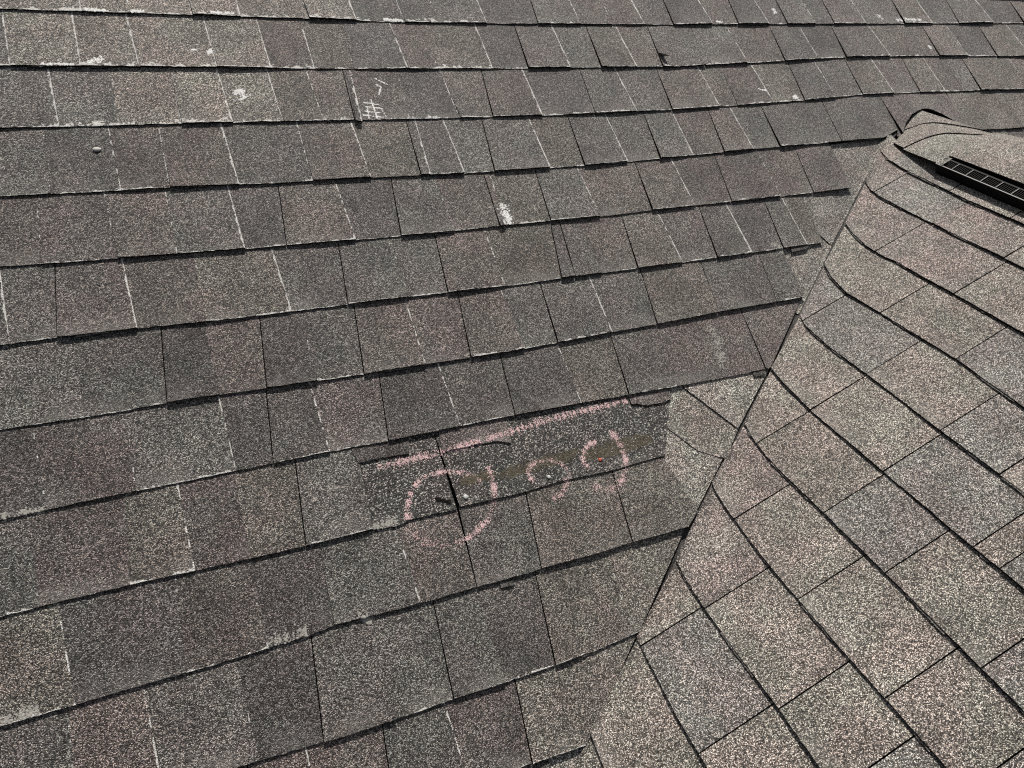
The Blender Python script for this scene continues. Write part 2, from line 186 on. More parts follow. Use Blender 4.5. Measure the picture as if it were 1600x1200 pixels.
def granule_material(name, stops, cell=720.0, bump=1.0, tinted=True, blotch=1.0):
    """mineral granules embedded in asphalt: random stone colours per cell, rough relief"""
    m, nt = mat_new(name); t = NT(nt)
    geo = t.n('ShaderNodeNewGeometry'); pos = geo.outputs['Position']
    warp = t.n('ShaderNodeTexNoise', i_Scale=170.0, i_Detail=1.0); t.l(pos, warp.inputs['Vector'])
    v1 = t.n('ShaderNodeTexVoronoi', i_Scale=cell, i_Randomness=1.0); t.l(pos, v1.inputs['Vector'])
    s1 = t.n('ShaderNodeSeparateColor'); t.l(v1.outputs['Color'], s1.inputs[0])
    clump = t.math('MULTIPLY', t.math('SUBTRACT', warp.outputs[0], 0.5), 0.32)
    r = t.math('ADD', s1.outputs[0], clump, clamp=True)
    base = t.ramp(r, stops)
    pit = t.maprange(v1.outputs['Distance'], 0.42, 0.80, 0.0, 0.85)                 # bitumen between the stones, also darkening in their self-shadowing
    base = t.mix(pit, base, (0.012, 0.011, 0.010))
    hue = t.mix(s1.outputs[1], (1.06, 0.985, 0.93), (0.97, 1.0, 1.01))      # slight hue per granule
    base = t.mix(1.0, base, hue, 'MULTIPLY')
    if tinted:
        at = t.n('ShaderNodeAttribute', attribute_name='tint')
        ae = t.n('ShaderNodeAttribute', attribute_name='edge')
        # colour blend of the laminate: soft blotches, different on each shingle
        shift = t.n('ShaderNodeVectorMath', operation='MULTIPLY_ADD')
        cx = t.n('ShaderNodeCombineXYZ'); [t.l(at.outputs['Alpha'], cx.inputs[q]) for q in range(3)]
        t.l(cx.outputs[0], shift.inputs[0]); shift.inputs[1].default_value = (31.0, 57.0, 19.0); t.l(pos, shift.inputs[2])
        n1 = t.n('ShaderNodeTexNoise', i_Scale=10.0, i_Detail=3.0, i_Roughness=0.6); t.l(shift.outputs[0], n1.inputs['Vector'])
        sn = t.n('ShaderNodeSeparateColor'); t.l(n1.outputs['Color'], sn.inputs[0])
        val = t.maprange(sn.outputs[0], 0.3, 0.7, 1.0-0.20*blotch, 1.0+0.20*blotch)
        base = t.mix(1.0, base, at.outputs['Color'], 'MULTIPLY')
        vm = t.n('ShaderNodeCombineColor'); [t.l(val, vm.inputs[q]) for q in range(3)]
        base = t.mix(1.0, base, vm.outputs[0], 'MULTIPLY')
        tone = t.mix(t.maprange(sn.outputs[1], 0.38, 0.62, 0.0, 1.0), (1.05, 0.975, 0.965), (0.985, 1.01, 0.975))
        base = t.mix(1.0, base, tone, 'MULTIPLY')
        se0 = t.n('ShaderNodeSeparateColor'); t.l(ae.outputs['Color'], se0.inputs[0])
        dust = t.math('MULTIPLY', t.maprange(se0.outputs[1], 0.0, 0.045, 1.0, 0.0), t.maprange(sn.outputs[2], 0.42, 0.66, 0.0, 0.30))
        base = t.mix(dust, base, (0.34, 0.325, 0.30))          # grit and dust gathered above the butt edge
        # wear: pale streak along a rubbed edge, broken up by noise
        se = t.n('ShaderNodeSeparateColor'); t.l(ae.outputs['Color'], se.inputs[0])
        nw = t.n('ShaderNodeTexNoise', i_Scale=52.0, i_Detail=3.0, i_Roughness=0.72); t.l(pos, nw.inputs['Vector'])
        wid = t.maprange(nw.outputs[0], 0.36, 0.66, 0.0005, 0.0030)
        dr = t.math('LESS_THAN', se.outputs[0], t.math('MULTIPLY', wid, t.maprange(se.outputs[2], 0.2, 1.0, 0.6, 1.5, False)))
        gate = t.math('LESS_THAN', t.maprange(nw.outputs[0], 0.25, 0.75, 0.95, 0.15), se.outputs[2])
        w1 = t.math('MULTIPLY', dr, gate)
        widb = t.maprange(nw.outputs[0], 0.43, 0.68, 0.0, 0.0095)
        db = t.math('LESS_THAN', se.outputs[1], t.math('MULTIPLY', widb, ae.outputs['Alpha']))
        w = t.math('MAXIMUM', w1, db)
        w = t.math('MULTIPLY', w, t.maprange(s1.outputs[2], 0.0, 0.6, 0.45, 1.0))
        base = t.mix(w, base, (0.84, 0.82, 0.78))
    bs = t.n('ShaderNodeBsdfPrincipled', i_Roughness=GRAN_ROUGH)
    bs.inputs['Specular IOR Level'].default_value = GRAN_SPEC
    t.l(base, bs.inputs['Base Color'])
    h = t.math('SUBTRACT', 1.0, v1.outputs['Distance'])
    h = t.math('ADD', h, t.math('MULTIPLY', warp.outputs[0], 0.6))
    bp = t.n('ShaderNodeBump', i_Strength=bump, i_Distance=0.0014); t.l(h, bp.inputs['Height'])
    t.l(bp.outputs[0], bs.inputs['Normal'])
    ou = t.n('ShaderNodeOutputMaterial'); t.l(bs.outputs[0], ou.inputs[0])
    return m

def plain_material(name, color, rough=0.8, spec=0.3, nscale=300.0, var=0.25, bump=0.3):
    m, nt = mat_new(name); t = NT(nt)
    geo = t.n('ShaderNodeNewGeometry')
    nz = t.n('ShaderNodeTexNoise', i_Scale=nscale, i_Detail=3.0); t.l(geo.outputs['Position'], nz.inputs['Vector'])
    c = t.mix(t.maprange(nz.outputs[0], 0.3, 0.7, 0.0, 1.0), tuple(x*(1-var) for x in color), tuple(min(1, x*(1+var)) for x in color))
    bs = t.n('ShaderNodeBsdfPrincipled', i_Roughness=rough); bs.inputs['Specular IOR Level'].default_value = spec
    t.l(c, bs.inputs['Base Color'])
    bp = t.n('ShaderNodeBump', i_Strength=bump, i_Distance=0.001); t.l(nz.outputs[0], bp.inputs['Height']); t.l(bp.outputs[0], bs.inputs['Normal'])
    ou = t.n('ShaderNodeOutputMaterial'); t.l(bs.outputs[0], ou.inputs[0])
    return m

M_SH = granule_material('shingle_granules', GRAN_STOPS)
M_HL = granule_material('headlap_granules', HEAD_STOPS, cell=520.0, blotch=0.7)
M_EDGE = plain_material('asphalt_edge', (0.012, 0.011, 0.010), 0.95, 0.1)
M_DECK = plain_material('underlayment', (0.02, 0.02, 0.02), 0.95, 0.1)
M_VENT = plain_material('black_plastic', (0.006, 0.006, 0.0065), 0.6, 0.12, 80.0, 0.2, 0.05)
M_RIM = plain_material('lighter_black_plastic', (0.035, 0.035, 0.035), 0.45, 0.4, 80.0, 0.3, 0.05)  # lighter plastic for ribs and rim, painting in the lip's highlight
M_CHALK = plain_material('pink_chalk', (0.86, 0.60, 0.60), 1.0, 0.05, 500.0, 0.15)
M_SCUFF = plain_material('pale_scuff', (0.86, 0.85, 0.82), 1.0, 0.05, 400.0, 0.2)
M_WORN = plain_material('worn_mat', (0.40, 0.385, 0.35), 1.0, 0.05, 400.0, 0.2)
M_SEAL = plain_material('weathered_sealant', (0.125, 0.108, 0.078), 0.95, 0.1, 350.0, 0.3)
M_NAIL = plain_material('galvanised_nail', (0.62, 0.63, 0.61), 0.5, 0.5, 300.0, 0.2)
M_RED = plain_material('orange_red_plastic', (0.62, 0.10, 0.05), 0.6, 0.4, 300.0, 0.2)
M_STONE = plain_material('white_pebble', (0.68, 0.66, 0.62), 0.9, 0.2, 200.0, 0.15)

# ---------------------------------------------------------------- roof planes
CA, SA, TA = math.cos(PITCH_A), math.sin(PITCH_A), math.tan(PITCH_A)
CB, SB, TB = math.cos(PITCH_B), math.sin(PITCH_B), math.tan(PITCH_B)
NA, NB = Vector((0, -SA, CA)), Vector((-SB, 0, CB))
def onA(u, v, lift=0.0):
    """main slope: u along the eaves, v up the slope"""
    p = Vector((u, v*CA, v*SA)); p.z = max(p.z, TB*p.x if p.x < 1.02 else -9)
    return p + NA*lift
def onB(y, w, lift=0.0):
    """gable slope: y along its eaves, w up the slope"""
    p = Vector((w*CB, y, w*SB)); p.z = max(p.z, TA*p.y)
    return p + NB*lift

TINT = {'brown': (1.08, .97, .93), 'grey': (1.01, .98, .945), 'tan': (1.13, 1.06, .98), 'pale': (1.20, 1.17, 1.09), 'dark': (.83, .79, .78), 'mauve': (1.02, .92, .90)}

def pt_at(poly, key, k):
    """point of a polyline at parameter k (key gives a rising parameter), extrapolated at both ends"""
    ks = [key(p) for p in poly]
    if k <= ks[0]: i = 0
    elif k >= ks[-1]: i = len(poly)-2
    else: i = max(j for j in range(len(poly)-1) if ks[j] <= k)
    f = (k-ks[i])/(ks[i+1]-ks[i]); a, b = poly[i], poly[i+1]
    if k > ks[-1] or k < ks[0]:                     # beyond the survey the course runs on level
        e = a if k < ks[0] else b
        return (k, e[1]) if key(e) == e[0] else (-k, e[1])
    return (a[0]+(b[0]-a[0])*f, a[1]+(b[1]-a[1])*f)
def sub(poly, key, k0, k1):
    return [pt_at(poly, key, k0)] + [p for p in poly if k0 < key(p) < k1] + [pt_at(poly, key, k1)]
def resample(poly, n):
    d = [0.0]
    for a, b in zip(poly, poly[1:]): d.append(d[-1]+math.hypot(b[0]-a[0], b[1]-a[1]))
    L = d[-1] or 1e-9; out = []; j = 0
    for i in range(n+1):
        s = L*i/n
        while j < len(poly)-2 and d[j+1] < s: j += 1
        f = (s-d[j])/((d[j+1]-d[j]) or 1e-9)
        out.append((poly[j][0]+(poly[j+1][0]-poly[j][0])*f, poly[j][1]+(poly[j+1][1]-poly[j][1])*f))
    return out, L

class Acc:
    def __init__(s): s.v, s.f, s.m, s.tint, s.edge = [], [], [], [], []
    def merge(s, o):
        k = len(s.v); s.v += o.v; s.tint += o.tint; s.edge += o.edge; s.m += o.m
        s.f += [tuple(i+k for i in f) for f in o.f]

def slab(place, bottom, top, hb, ht, thick, tint, shade, rnd, wr=0.0, wb=0.0, rag=0.0012, wave=0.0008, step=0.009, tuck=0.014, hskew=0.0, curl=0.0, fr=None):
    """a thin sheet ruled between its lower and upper edge: ragged butt edge, granule top, asphalt sides"""
    w = max(resample(bottom, 2)[1], resample(top, 2)[1])
    n = max(3, min(30, int(w/step)))
    b, Lb = resample(bottom, n); tp, Lt = resample(top, n)
    fr = fr or ((0.0, 0.05, 0.35, 1.0, 1.0 + tuck/0.143) if tuck else (0.0, 0.05, 0.5, 1.0))
    a = Acc(); nc = n+1
    col_t = tuple(c*shade for c in TINT[tint])
    ph = rnd*50
    for j, f in enumerate(fr):
        for i in range(nc):
            s = i/n
            u = b[i][0]+(tp[i][0]-b[i][0])*f; v = b[i][1]+(tp[i][1]-b[i][1])*f
            if j == 0:
                q = noise.noise((b[i][0]*90+ph, b[i][1]*90, 3.0))
                q += 0.7*noise.noise((b[i][0]*300+ph, b[i][1]*300, 7.0))
                L = math.hypot(tp[i][0]-b[i][0], tp[i][1]-b[i][1]) or 1
                u += (tp[i][0]-b[i][0])/L*q*rag; v += (tp[i][1]-b[i][1])/L*q*rag
            lift = hb+(ht-hb)*min(f, 1.05) + hskew*(s-0.5)*(1-f)
            lift += wave*(1-min(f, 1))*noise.noise((b[i][0]*9+ph*.3, b[i][1]*9, 1.0))*2
            lift += curl*(1-s)**8
            lift += 0.0006*noise.noise((u*28, v*28, 5.0))
            a.v.append(place(u, v, lift))
            a.tint.append(col_t + (rnd,))
            Lr = math.hypot(tp[i][0]-b[i][0], tp[i][1]-b[i][1])
            a.edge.append(((1-s)*(Lb+(Lt-Lb)*f), f*Lr, wr, wb))
    nr = len(fr)
    for j in range(nr-1):
        for i in range(n):
            a.f.append((j*nc+i, j*nc+i+1, (j+1)*nc+i+1, (j+1)*nc+i)); a.m.append(0)
    k0 = len(a.v); nrm = (place(0, 0, 1)-place(0, 0, 0))
    for q in range(nr*nc):
        a.v.append(a.v[q]-nrm*thick); a.tint.append(a.tint[q]); a.edge.append((9, 9, 0, 0))
    for j in range(nr-1):
        for i in range(n):
            a.f.append((k0+j*nc+i, k0+(j+1)*nc+i, k0+(j+1)*nc+i+1, k0+j*nc+i+1)); a.m.append(1)
    loop = [i for i in range(nc)] + [j*nc+n for j in range(1, nr)] + [(nr-1)*nc+i for i in range(n-1, -1, -1)] + [j*nc for j in range(nr-2, 0, -1)]
    for q in range(len(loop)):
        q2 = (q+1) % len(loop)
        a.f.append((loop[q], k0+loop[q], k0+loop[q2], loop[q2])); a.m.append(1)
    return a

def link(name, acc, mats, parent=None, smooth=False):
    c = Vector((0, 0, 0))
    for v in acc.v: c += v
    c /= max(1, len(acc.v))
    me = bpy.data.meshes.new(name)
    me.from_pydata([tuple(v-c) for v in acc.v], [], acc.f)
    for m in mats: me.materials.append(m)
    if acc.m: me.polygons.foreach_set('material_index', acc.m)
    if acc.tint:
        at = me.attributes.new('tint', 'FLOAT_COLOR', 'POINT'); at.data.foreach_set('color', [x for t in acc.tint for x in t])
        ae = me.attributes.new('edge', 'FLOAT_COLOR', 'POINT'); ae.data.foreach_set('color', [x for t in acc.edge for x in t])
    if smooth: me.polygons.foreach_set('use_smooth', [True]*len(me.polygons))
    me.update()
    ob = bpy.data.objects.new(name, me); col.objects.link(ob); ob.location = c
    if parent is not None: ob.parent = parent; ob.matrix_parent_inverse = parent.matrix_world.inverted()
    return ob

def tag(o, label=None, cat=None, group=None, kind=None):
    if label: o['label'] = label
    if cat: o['category'] = cat
    if group: o['group'] = group
    if kind: o['kind'] = kind
    return o

def box_acc(corners):
    a = Acc(); a.v = [Vector(c) for c in corners]
    a.f = [(0, 3, 2, 1), (4, 5, 6, 7), (0, 1, 5, 4), (1, 2, 6, 5), (2, 3, 7, 6), (3, 0, 4, 7)]
    return a

# ---------------------------------------------------------------- the two roofs (decks carry the shingles)
D = -0.013
def deckA(u0, u1, v0, v1):
    f = lambda u, v, h: Vector((u, v*CA, v*SA))+NA*h
    return box_acc([f(u0, v0, D-.02), f(u1, v0, D-.02), f(u1, v1, D-.02), f(u0, v1, D-.02), f(u0, v0, D), f(u1, v0, D), f(u1, v1, D), f(u0, v1, D)])
main_roof = link('main_roof', deckA(-2.3, 2.9, -1.1, 2.2), [M_DECK])
tag(main_roof, 'wide weathered brown-grey shingle roof slope with a torn patch, left of the valley', 'roof')
def deckB(w0, w1, y0, y1):
    f = lambda w, y, h: Vector((w*CB, y, w*SB))+NB*h
    return box_acc([f(w0, y0, D-.02), f(w1, y0, D-.02), f(w1, y1, D-.02), f(w0, y1, D-.02), f(w0, y0, D), f(w1, y0, D), f(w1, y1, D), f(w0, y1, D)])
gb = deckB(-1.2, 1.055, -1.5, 0.72)
back = Acc(); back.v = [Vector(p) for p in ((1.08, -1.5, .478), (1.9, -1.5, .10), (1.9, .2, .10), (1.08, .70, .478), (1.08, -1.5, .45), (1.9, -1.5, .07), (1.9, .2, .07), (1.08, .70, .45))]
back.f = [(0, 1, 2, 3), (4, 7, 6, 5), (0, 4, 5, 1), (1, 5, 6, 2), (2, 6, 7, 3), (3, 7, 4, 0)]
gb.merge(back)
gable_roof = link('gable_roof', gb, [M_DECK])
tag(gable_roof, 'pale shingled gable slope right of the valley, rising to the capped ridge', 'roof')

bpy.context.view_layer.update()
# ---------------------------------------------------------------- main slope shingles
KU = lambda p: p[0]
def course(i):
    if i in COURSE: return COURSE[i]
    v = V0 - i*EXPO
    return [(-0.5, v), (0.5, v)]
SKEW = 0.005
rng = random.Random(11)
TONES = ['brown', 'grey', 'mauve', 'grey', 'brown', 'dark', 'grey', 'tan']
outerA = Acc()
main_parts = []
LINING = Acc()
def valley_v(u):
    return pt_at(list(reversed(CUT)), KU, u)[1] if u > CUT[-1][0] else CUT[-1][1]+(u-CUT[-1][0])*0.85
for i in range(-6, 15):
    js = [tuple(q) for q in JOINT.get(i, [])]
    has_end = bool(js) and js[-1][1] == 'e'
    vis0 = js[0][0]-0.25 if js else 99; vis1 = js[-1][0]+0.25 if js else -99
    u = js[0][0] if js else rng.uniform(-.1, .1)-0.7
    pre = []
    while u > -2.2:
        u -= rng.uniform(.16, .24); pre.append((u, 'f'))
    js = pre[::-1] + (js if js else [])
    if not has_end:
        u = js[-1][0]; lim = 2.8
        if i >= 12: lim = -0.46 - (i-12)*0.15
        while u < lim:
            u += rng.uniform(.10, .20); js.append((min(u, lim), rng.choice('wb')))
    lo, hi = course(i), course(i-1)
    skew = [{'w': -.007, 'b': .010, 'f': .002, 'e': .006}[q[1]] + rng.uniform(-.004, .004) for q in js]
    proud = False
    for k in range(len(js)-1):
        (ua, ta_), (ub, tb_) = js[k], js[k+1]
        if ta_ == 'b': proud = True
        elif ta_ == 'w': proud = tb_ == 'w' and rng.random() < .5
        if i == 9 and ua > JOINT[9][2][0]+.01: continue      # this course is laid open, built below
        if i == 8 and has_end and k == len(js)-2: pass
        g0 = 0.0009 if ta_ == 'b' else -0.0001
        g1 = 0.0009 if tb_ == 'b' else -0.0001
        sk0, sk1 = skew[k], skew[k+1]
        if ub-ua < .035: sk0 = sk1 = .004
        if k and ua-js[k-1][0] < .035: sk0 = .004
        if k+2 < len(js) and js[k+2][0]-ub < .035: sk1 = .004
        if tb_ == 'e' and i in (7, 10, 11): g1 = .005
        bot = sub(lo, KU, ua+g0, ub-g1)
        ut1 = ub-g1+sk1
        if tb_ == 'e' and i in (7, 10, 11): ut1 = course(i-1)[-1][0]-.005
        top = sub(hi, KU, ua+g0+sk0, ut1)
        rnd = rng.random()
        tone = rng.choice(TONES); shade = rng.uniform(.80, 1.03)
        if i in (0, 1, 2) and -1.3 < ua < (-.72 if i else -.5): tone, shade = ('tan', rng.uniform(1.25, 1.5)) if not (i == 2 and ua < -1.0) else ('grey', 1.1)  # tan tabs at upper left, brightened to paint in the sun's sheen
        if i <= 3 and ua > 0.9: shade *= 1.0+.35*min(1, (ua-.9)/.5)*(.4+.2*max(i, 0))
        hb = (0.0008 if proud else -0.0020) + rng.uniform(-.0006, .0006)
        if tb_ == 'e' and i in (10, 11): tone, shade = 'tan', 1.25
        wr = 0.0
        if tb_ == 'w': wr = rng.choice((.6, .75, .9, 1.0)) if i <= 3 else rng.choice((.3, .5, .65, .85)) if i <= 7 else rng.choice((.15, .3, .45, .6))
        if tb_ == 'f': wr = .3
        wb = 0.0
        if i <= 2: wb = (1.25 if ua < -.2 else .6) * rng.choice((.4, 1, 1))
        elif i <= 7: wb = rng.choice((0, .25, .45))
        else: wb = rng.choice((0, .3, .5))
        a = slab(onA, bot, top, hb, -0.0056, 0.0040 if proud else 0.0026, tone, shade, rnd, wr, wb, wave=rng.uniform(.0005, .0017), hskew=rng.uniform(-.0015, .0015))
        if rng.random() < .35:                               # backing sheet peeping out below the butt edge
            f0 = rng.uniform(0, .5); f1 = f0+rng.uniform(.35, .5); wd = ub-ua
            bb = [(p[0], p[1]-rng.uniform(.0018, .0032)) for p in sub(lo, KU, ua+wd*f0, ua+wd*f1)]
            bt = [(p[0], p[1]+.03) for p in sub(lo, KU, ua+wd*f0, ua+wd*f1)]
            a.merge(slab(onA, bb, bt, hb-.0026, hb-.0030, .0016, 'dark', .8, rnd, rag=.0015, tuck=0))
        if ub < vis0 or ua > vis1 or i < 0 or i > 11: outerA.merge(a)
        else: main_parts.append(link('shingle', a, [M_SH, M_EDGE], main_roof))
tag(link('outer_shingles', outerA, [M_SH, M_EDGE], main_roof), kind='stuff')

# shingle notched round the ridge cap, and the bits of slope beyond the ridge
ARCH_TOP = [(JOINT[3][-1][0]+.0055, ARCH_TOP[0][1]), ARCH_TOP[1]]
a = slab(onA, ARCH, ARCH_TOP, 0.0055, -0.006, 0.006, 'mauve', 1.1, .31, rag=0.0, step=.006)
main_parts.append(tag(link('shingle', a, [M_SH, M_EDGE], main_roof), 'shingle with an arched notch cut around the end of the ridge cap'))
b, t_ = ROW3R
xs = [b[0][0], ROW3R_J[1][0], 2.0, 2.2, 2.4, 2.6, 2.8]
for k in range(len(xs)-1):
    a = slab(onA, sub(b, KU, xs[k]+.001, xs[k+1]-.001), sub(course(2), KU, xs[k]+.006, xs[k+1]+.004), 0, -.006, .004, ('tan', 'tan', 'grey', 'brown', 'grey', 'tan')[k], 1.12, .1+.13*k)
    main_parts.append(link('shingle', a, [M_SH, M_EDGE], main_roof))
xs = [ROW4R[0][0]-.05, ROW4R[1][0], ROW4R[1][0]+.19, ROW4R[1][0]+.36, 2.2, 2.5, 2.8]
vb = ROW4R[1][1]-.141
for k in range(len(xs)-1):
    a = slab(onA, [(xs[k]+.002, vb), (xs[k+1]-.002, vb)], [(xs[k]+.005, vb+.143), (xs[k+1]+.002, vb+.143)], -.001, -.0062, .004, ('pale', 'mauve', 'grey', 'brown', 'grey', 'tan')[k], (1.1, .9, 1, 1, 1, 1)[k], .2+.11*k)
    main_parts.append(link('shingle', a, [M_SH, M_EDGE], main_roof))

# torn course: bared upper parts of the shingles below, teeth, torn remnants
for k, (bo, to) in enumerate(HEADLAP):
    a = slab(onA, bo, to, -0.0014 if k else -0.0022, -0.0066, 0.0025, 'grey', 1.0, .4+.3*k, rag=0.0006, wave=0.0003)
    main_parts.append(tag(link('bared_shingle', a, [M_HL, M_EDGE], main_roof), ('narrow dark bared shingle layer at the left of the torn patch', 'wide dark bared shingle layer in the torn patch')[k]))
for k, (tone, shade, bo, to) in enumerate(TOOTH9):
    prd = (-.001, -.0012, .0, .0012, .0024)[k]
    if k == 4: bo = bo[:-1]+[(bo[-1][0]-.003, bo[-1][1])]; to = to[:-1]+[(to[-1][0]-.003, to[-1][1])]
    a = slab(onA, bo, to, prd, -.0050+.4*prd, 0.0032, tone, shade, .15*k+.1, wr=(.5, 0, 0, 0, 0)[k], rag=.001, tuck=0)
    main_parts.append(link('shingle', a, [M_SH, M_EDGE], main_roof))
for k, poly in enumerate(REMNANT):
    top = [poly[0], poly[1]]; bot = [poly[-1]] + poly[2:-1][::-1]
    a = slab(onA, bot, top, (-.0026, -.0028, -.0022)[k], -.0050, .0022, ('dark', 'mauve', 'mauve')[k], (.75, .95, 1.0)[k], .3*k+.05, rag=.0022, wave=.001, step=.004)
    main_parts.append(tag(link('torn_remnant', a, [M_SH, M_EDGE], main_roof), ('dark torn shingle strip left under the course edge', 'chalked torn shingle flap in the middle of the patch', 'pinkish torn shingle scrap at the right of the patch')[k]))
for k, poly in enumerate(SEALANT):
    a = Acc(); n = len(poly)
    P = []
    for q in range(n):
        p0, p1 = poly[q], poly[(q+1) % n]
        for s in range(6):
            f = s/6; x = p0[0]+(p1[0]-p0[0])*f; y = p0[1]+(p1[1]-p0[1])*f
            P.append((x+.004*noise.noise((x*80, y*80, k)), y+.004*noise.noise((x*80, y*80, k+9.5))))
    globals().setdefault('SEAL_POLY', []).append(P)

# shingles of the valley that run on to the main slope under its cut ends
for tone, shade, lift, bo, to in VALLEY_PIECE:
    tr = .009 if lift == -.0075 else .005
    bo = bo[:-1]+[(bo[-1][0]-tr, bo[-1][1])]; to = to[:-1]+[(to[-1][0]-tr, to[-1][1])]
    a = slab(onA, bo, to, lift, lift-.0014, .0026, tone, shade*1.6, rng.random(), rag=.0008, wave=.0004, tuck=0)
    main_parts.append(link('valley_shingle', a, [M_SH, M_EDGE], gable_roof))
# lining strip along the bottom of the valley
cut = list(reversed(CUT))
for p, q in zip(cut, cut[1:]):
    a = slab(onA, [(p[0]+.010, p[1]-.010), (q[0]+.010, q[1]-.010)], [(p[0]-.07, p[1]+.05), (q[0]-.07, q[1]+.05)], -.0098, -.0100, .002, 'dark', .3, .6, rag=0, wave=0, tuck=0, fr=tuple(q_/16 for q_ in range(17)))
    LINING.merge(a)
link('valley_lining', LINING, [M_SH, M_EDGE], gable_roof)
# dark scraps of torn backing stuck under course edges
for k, q in enumerate(DARKBIT):
    a = slab(onA, [q[3], q[2]], [q[0], q[1]], -.0022, -.004, .002, 'dark', .55, .21*k, rag=.002, wave=.0005, tuck=0, step=.004)
    main_parts.append(link('backing_scrap', a, [M_SH, M_EDGE], main_roof))
# narrow slivers beside slipped shingles
for k, (bo, to) in enumerate(SLIVER):
    a = slab(onA, bo, to, (.0035, .0026, .0024)[k], -.002, .004, ('dark', 'dark', 'dark')[k], .9, .2*k+.1, wr=(.9, .5, .2)[k], rag=.001, tuck=0)
    main_parts.append(tag(link('slipped_strip', a, [M_SH, M_EDGE], main_roof), ('dark strip slipped below the course edge beside white scrapes', 'dark strip next to a pale rubbed patch', 'dark strip in a gap between two shingles')[k]))

# ---------------------------------------------------------------- gable slope shingles
KY = lambda p: -p[0]
outerB = Acc(); gable_parts = []
gc = [list(c) for c in GCOURSE]
dv = .143
for k in range(11, 15):
    y = gc[-1][0][0]-.098; w = gc[-1][0][1]-dv
    gc.append([(y, w), (y-.05, w-.004), (y-.3, w-.006)])
capline = [(.705, 1.09), (.65, 1.075), (.5, 1.065), (.2, 1.06)]
GT = ['tan', 'grey', 'grey', 'tan', 'brown']
for k in range(0, 15):
    lo = gc[k]; hi = gc[k-1] if k else capline
    js = [lo[0][0]] + GJOINT.get(k, [])
    if len(js) > 1 and abs(js[1]-js[0]) < .012: js = js[:1]+js[2:]
    nvis = len(js)
    while js[-1] > -1.3: js.append(js[-1]-rng.choice((.13, .17, .21)))
    for q in range(len(js)-1):
        y0, y1 = js[q], js[q+1]
        bot = sub(lo, KY, -y0+(0 if q == 0 else .0012), -y1-.0012)
        t0 = -hi[0][0] if q == 0 else -(y0+.006)+.0012
        if -(y1+.006)-.0012 < t0+.004: 
            t1 = t0+.006
        else: t1 = -(y1+.006)-.0012
        top = sub(hi, KY, t0, t1)
        a = slab(onB, bot, top, rng.uniform(-.0006, .0012), -.0058, .0046, rng.choice(GT), rng.uniform(1.50, 1.66), rng.random(), 0, 0, rag=.0013, wave=.0011, curl=(.0055 if k < 3 else .0028) if q == 0 else 0)
        if rng.random() < .75:
            f0 = rng.uniform(0, .45); f1 = f0+rng.uniform(.3, .55); wd = y0-y1
            bb = [(p[0], p[1]-rng.uniform(.002, .0036)) for p in sub(lo, KY, -y0+wd*f0, -y0+wd*f1)]
            bt = [(p[0], p[1]+.03) for p in sub(lo, KY, -y0+wd*f0, -y0+wd*f1)]
            a.merge(slab(onB, bb, bt, -.0022, -.0030, .002, 'grey', .9, .4, rag=.0016, tuck=0))
        if q > nvis or k > 10: outerB.merge(a)
        else: gable_parts.append(link('shingle', a, [M_SH, M_EDGE], gable_roof))
tag(link('outer_shingles', outerB, [M_SH, M_EDGE], gable_roof), kind='stuff')

# ---------------------------------------------------------------- ridge caps
def lerp_tab(tab, y):
    tab = sorted(tab)
    if y <= tab[0][0]: return tab[0][1:]
    for p, q in zip(tab, tab[1:]):
        if y <= q[0]:
            f = (y-p[0])/(q[0]-p[0]); return tuple(a+(b-a)*f for a, b in zip(p[1:], q[1:]))
    return tab[-1][1:]
EDGE = [(-1.5, .922, .456), (.47, .922, .456), (.52, .934, .4525), (.60, .950, .4475), (.66, .966, .447), (.70, 1.03, .448), (.80, 1.12, .456)]
CREST = [(-1.5, 1.13, .515), (.30, 1.138, .514), (.42, 1.14, .513), (.50, 1.14, .508), (.56, 1.143, .501), (.62, 1.15, .497), (.70, 1.165, .500), (.80, 1.176, .500)]
def capP(s, y, lift=0.0):
    xe, ze = lerp_tab(EDGE, y); xk, zk = lerp_tab(CREST, y)
    return Vector((xe+s*(xk-xe), y, ze+(zk-ze)*(1-abs(1-s)**(1.85 if y < .6 else 1.85-.35*min(1, (y-.6)/.1)))+lift))
def cap(y_near, y_far, s0, lift, tone, shade, rnd, label=None, far_lift=-.004):
    a = Acc(); NS, NY = 26, 7
    for j in range(NY+1):
        for i in range(NS+1):
            s = s0+(2.05-s0)*i/NS
            yn = lerp_tab(y_near, s)[0]; yf = lerp_tab(y_far, s)[0]
            f = j/NY; y = yn+(yf-yn)*f
            a.v.append(capP(s, y, lift+(far_lift-lift)*f)); a.tint.append(tuple(c*shade for c in TINT[tone])+(rnd,)); a.edge.append((9, 9, 0, 0))
    nc = NS+1
    for j in range(NY):
        for i in range(NS): a.f.append((j*nc+i, j*nc+i+1, (j+1)*nc+i+1, (j+1)*nc+i)); a.m.append(0)
    loop = list(range(nc))+[j*nc+NS for j in range(1, NY+1)]+[NY*nc+i for i in range(NS-1, -1, -1)]+[j*nc for j in range(NY-1, 0, -1)]
    k0 = len(a.v)
    for i in loop: a.v.append(a.v[i]-Vector((0, 0, .0035))); a.tint.append(a.tint[i]); a.edge.append((9, 9, 0, 0))
    for q in range(len(loop)):
        q2 = (q+1) % len(loop); a.f.append((loop[q], k0+q, k0+q2, loop[q2])); a.m.append(1)
    o = link('ridge_cap', a, [M_SH, M_EDGE], gable_roof)
    if label: tag(o, label)
    gable_parts.append(o); return o
S1 = [(0, .722), (.17, .719), (.33, .706), (.5, .700), (.7, .678), (.85, .652), (1, .625), (1.3, .59), (2.1, .55)]
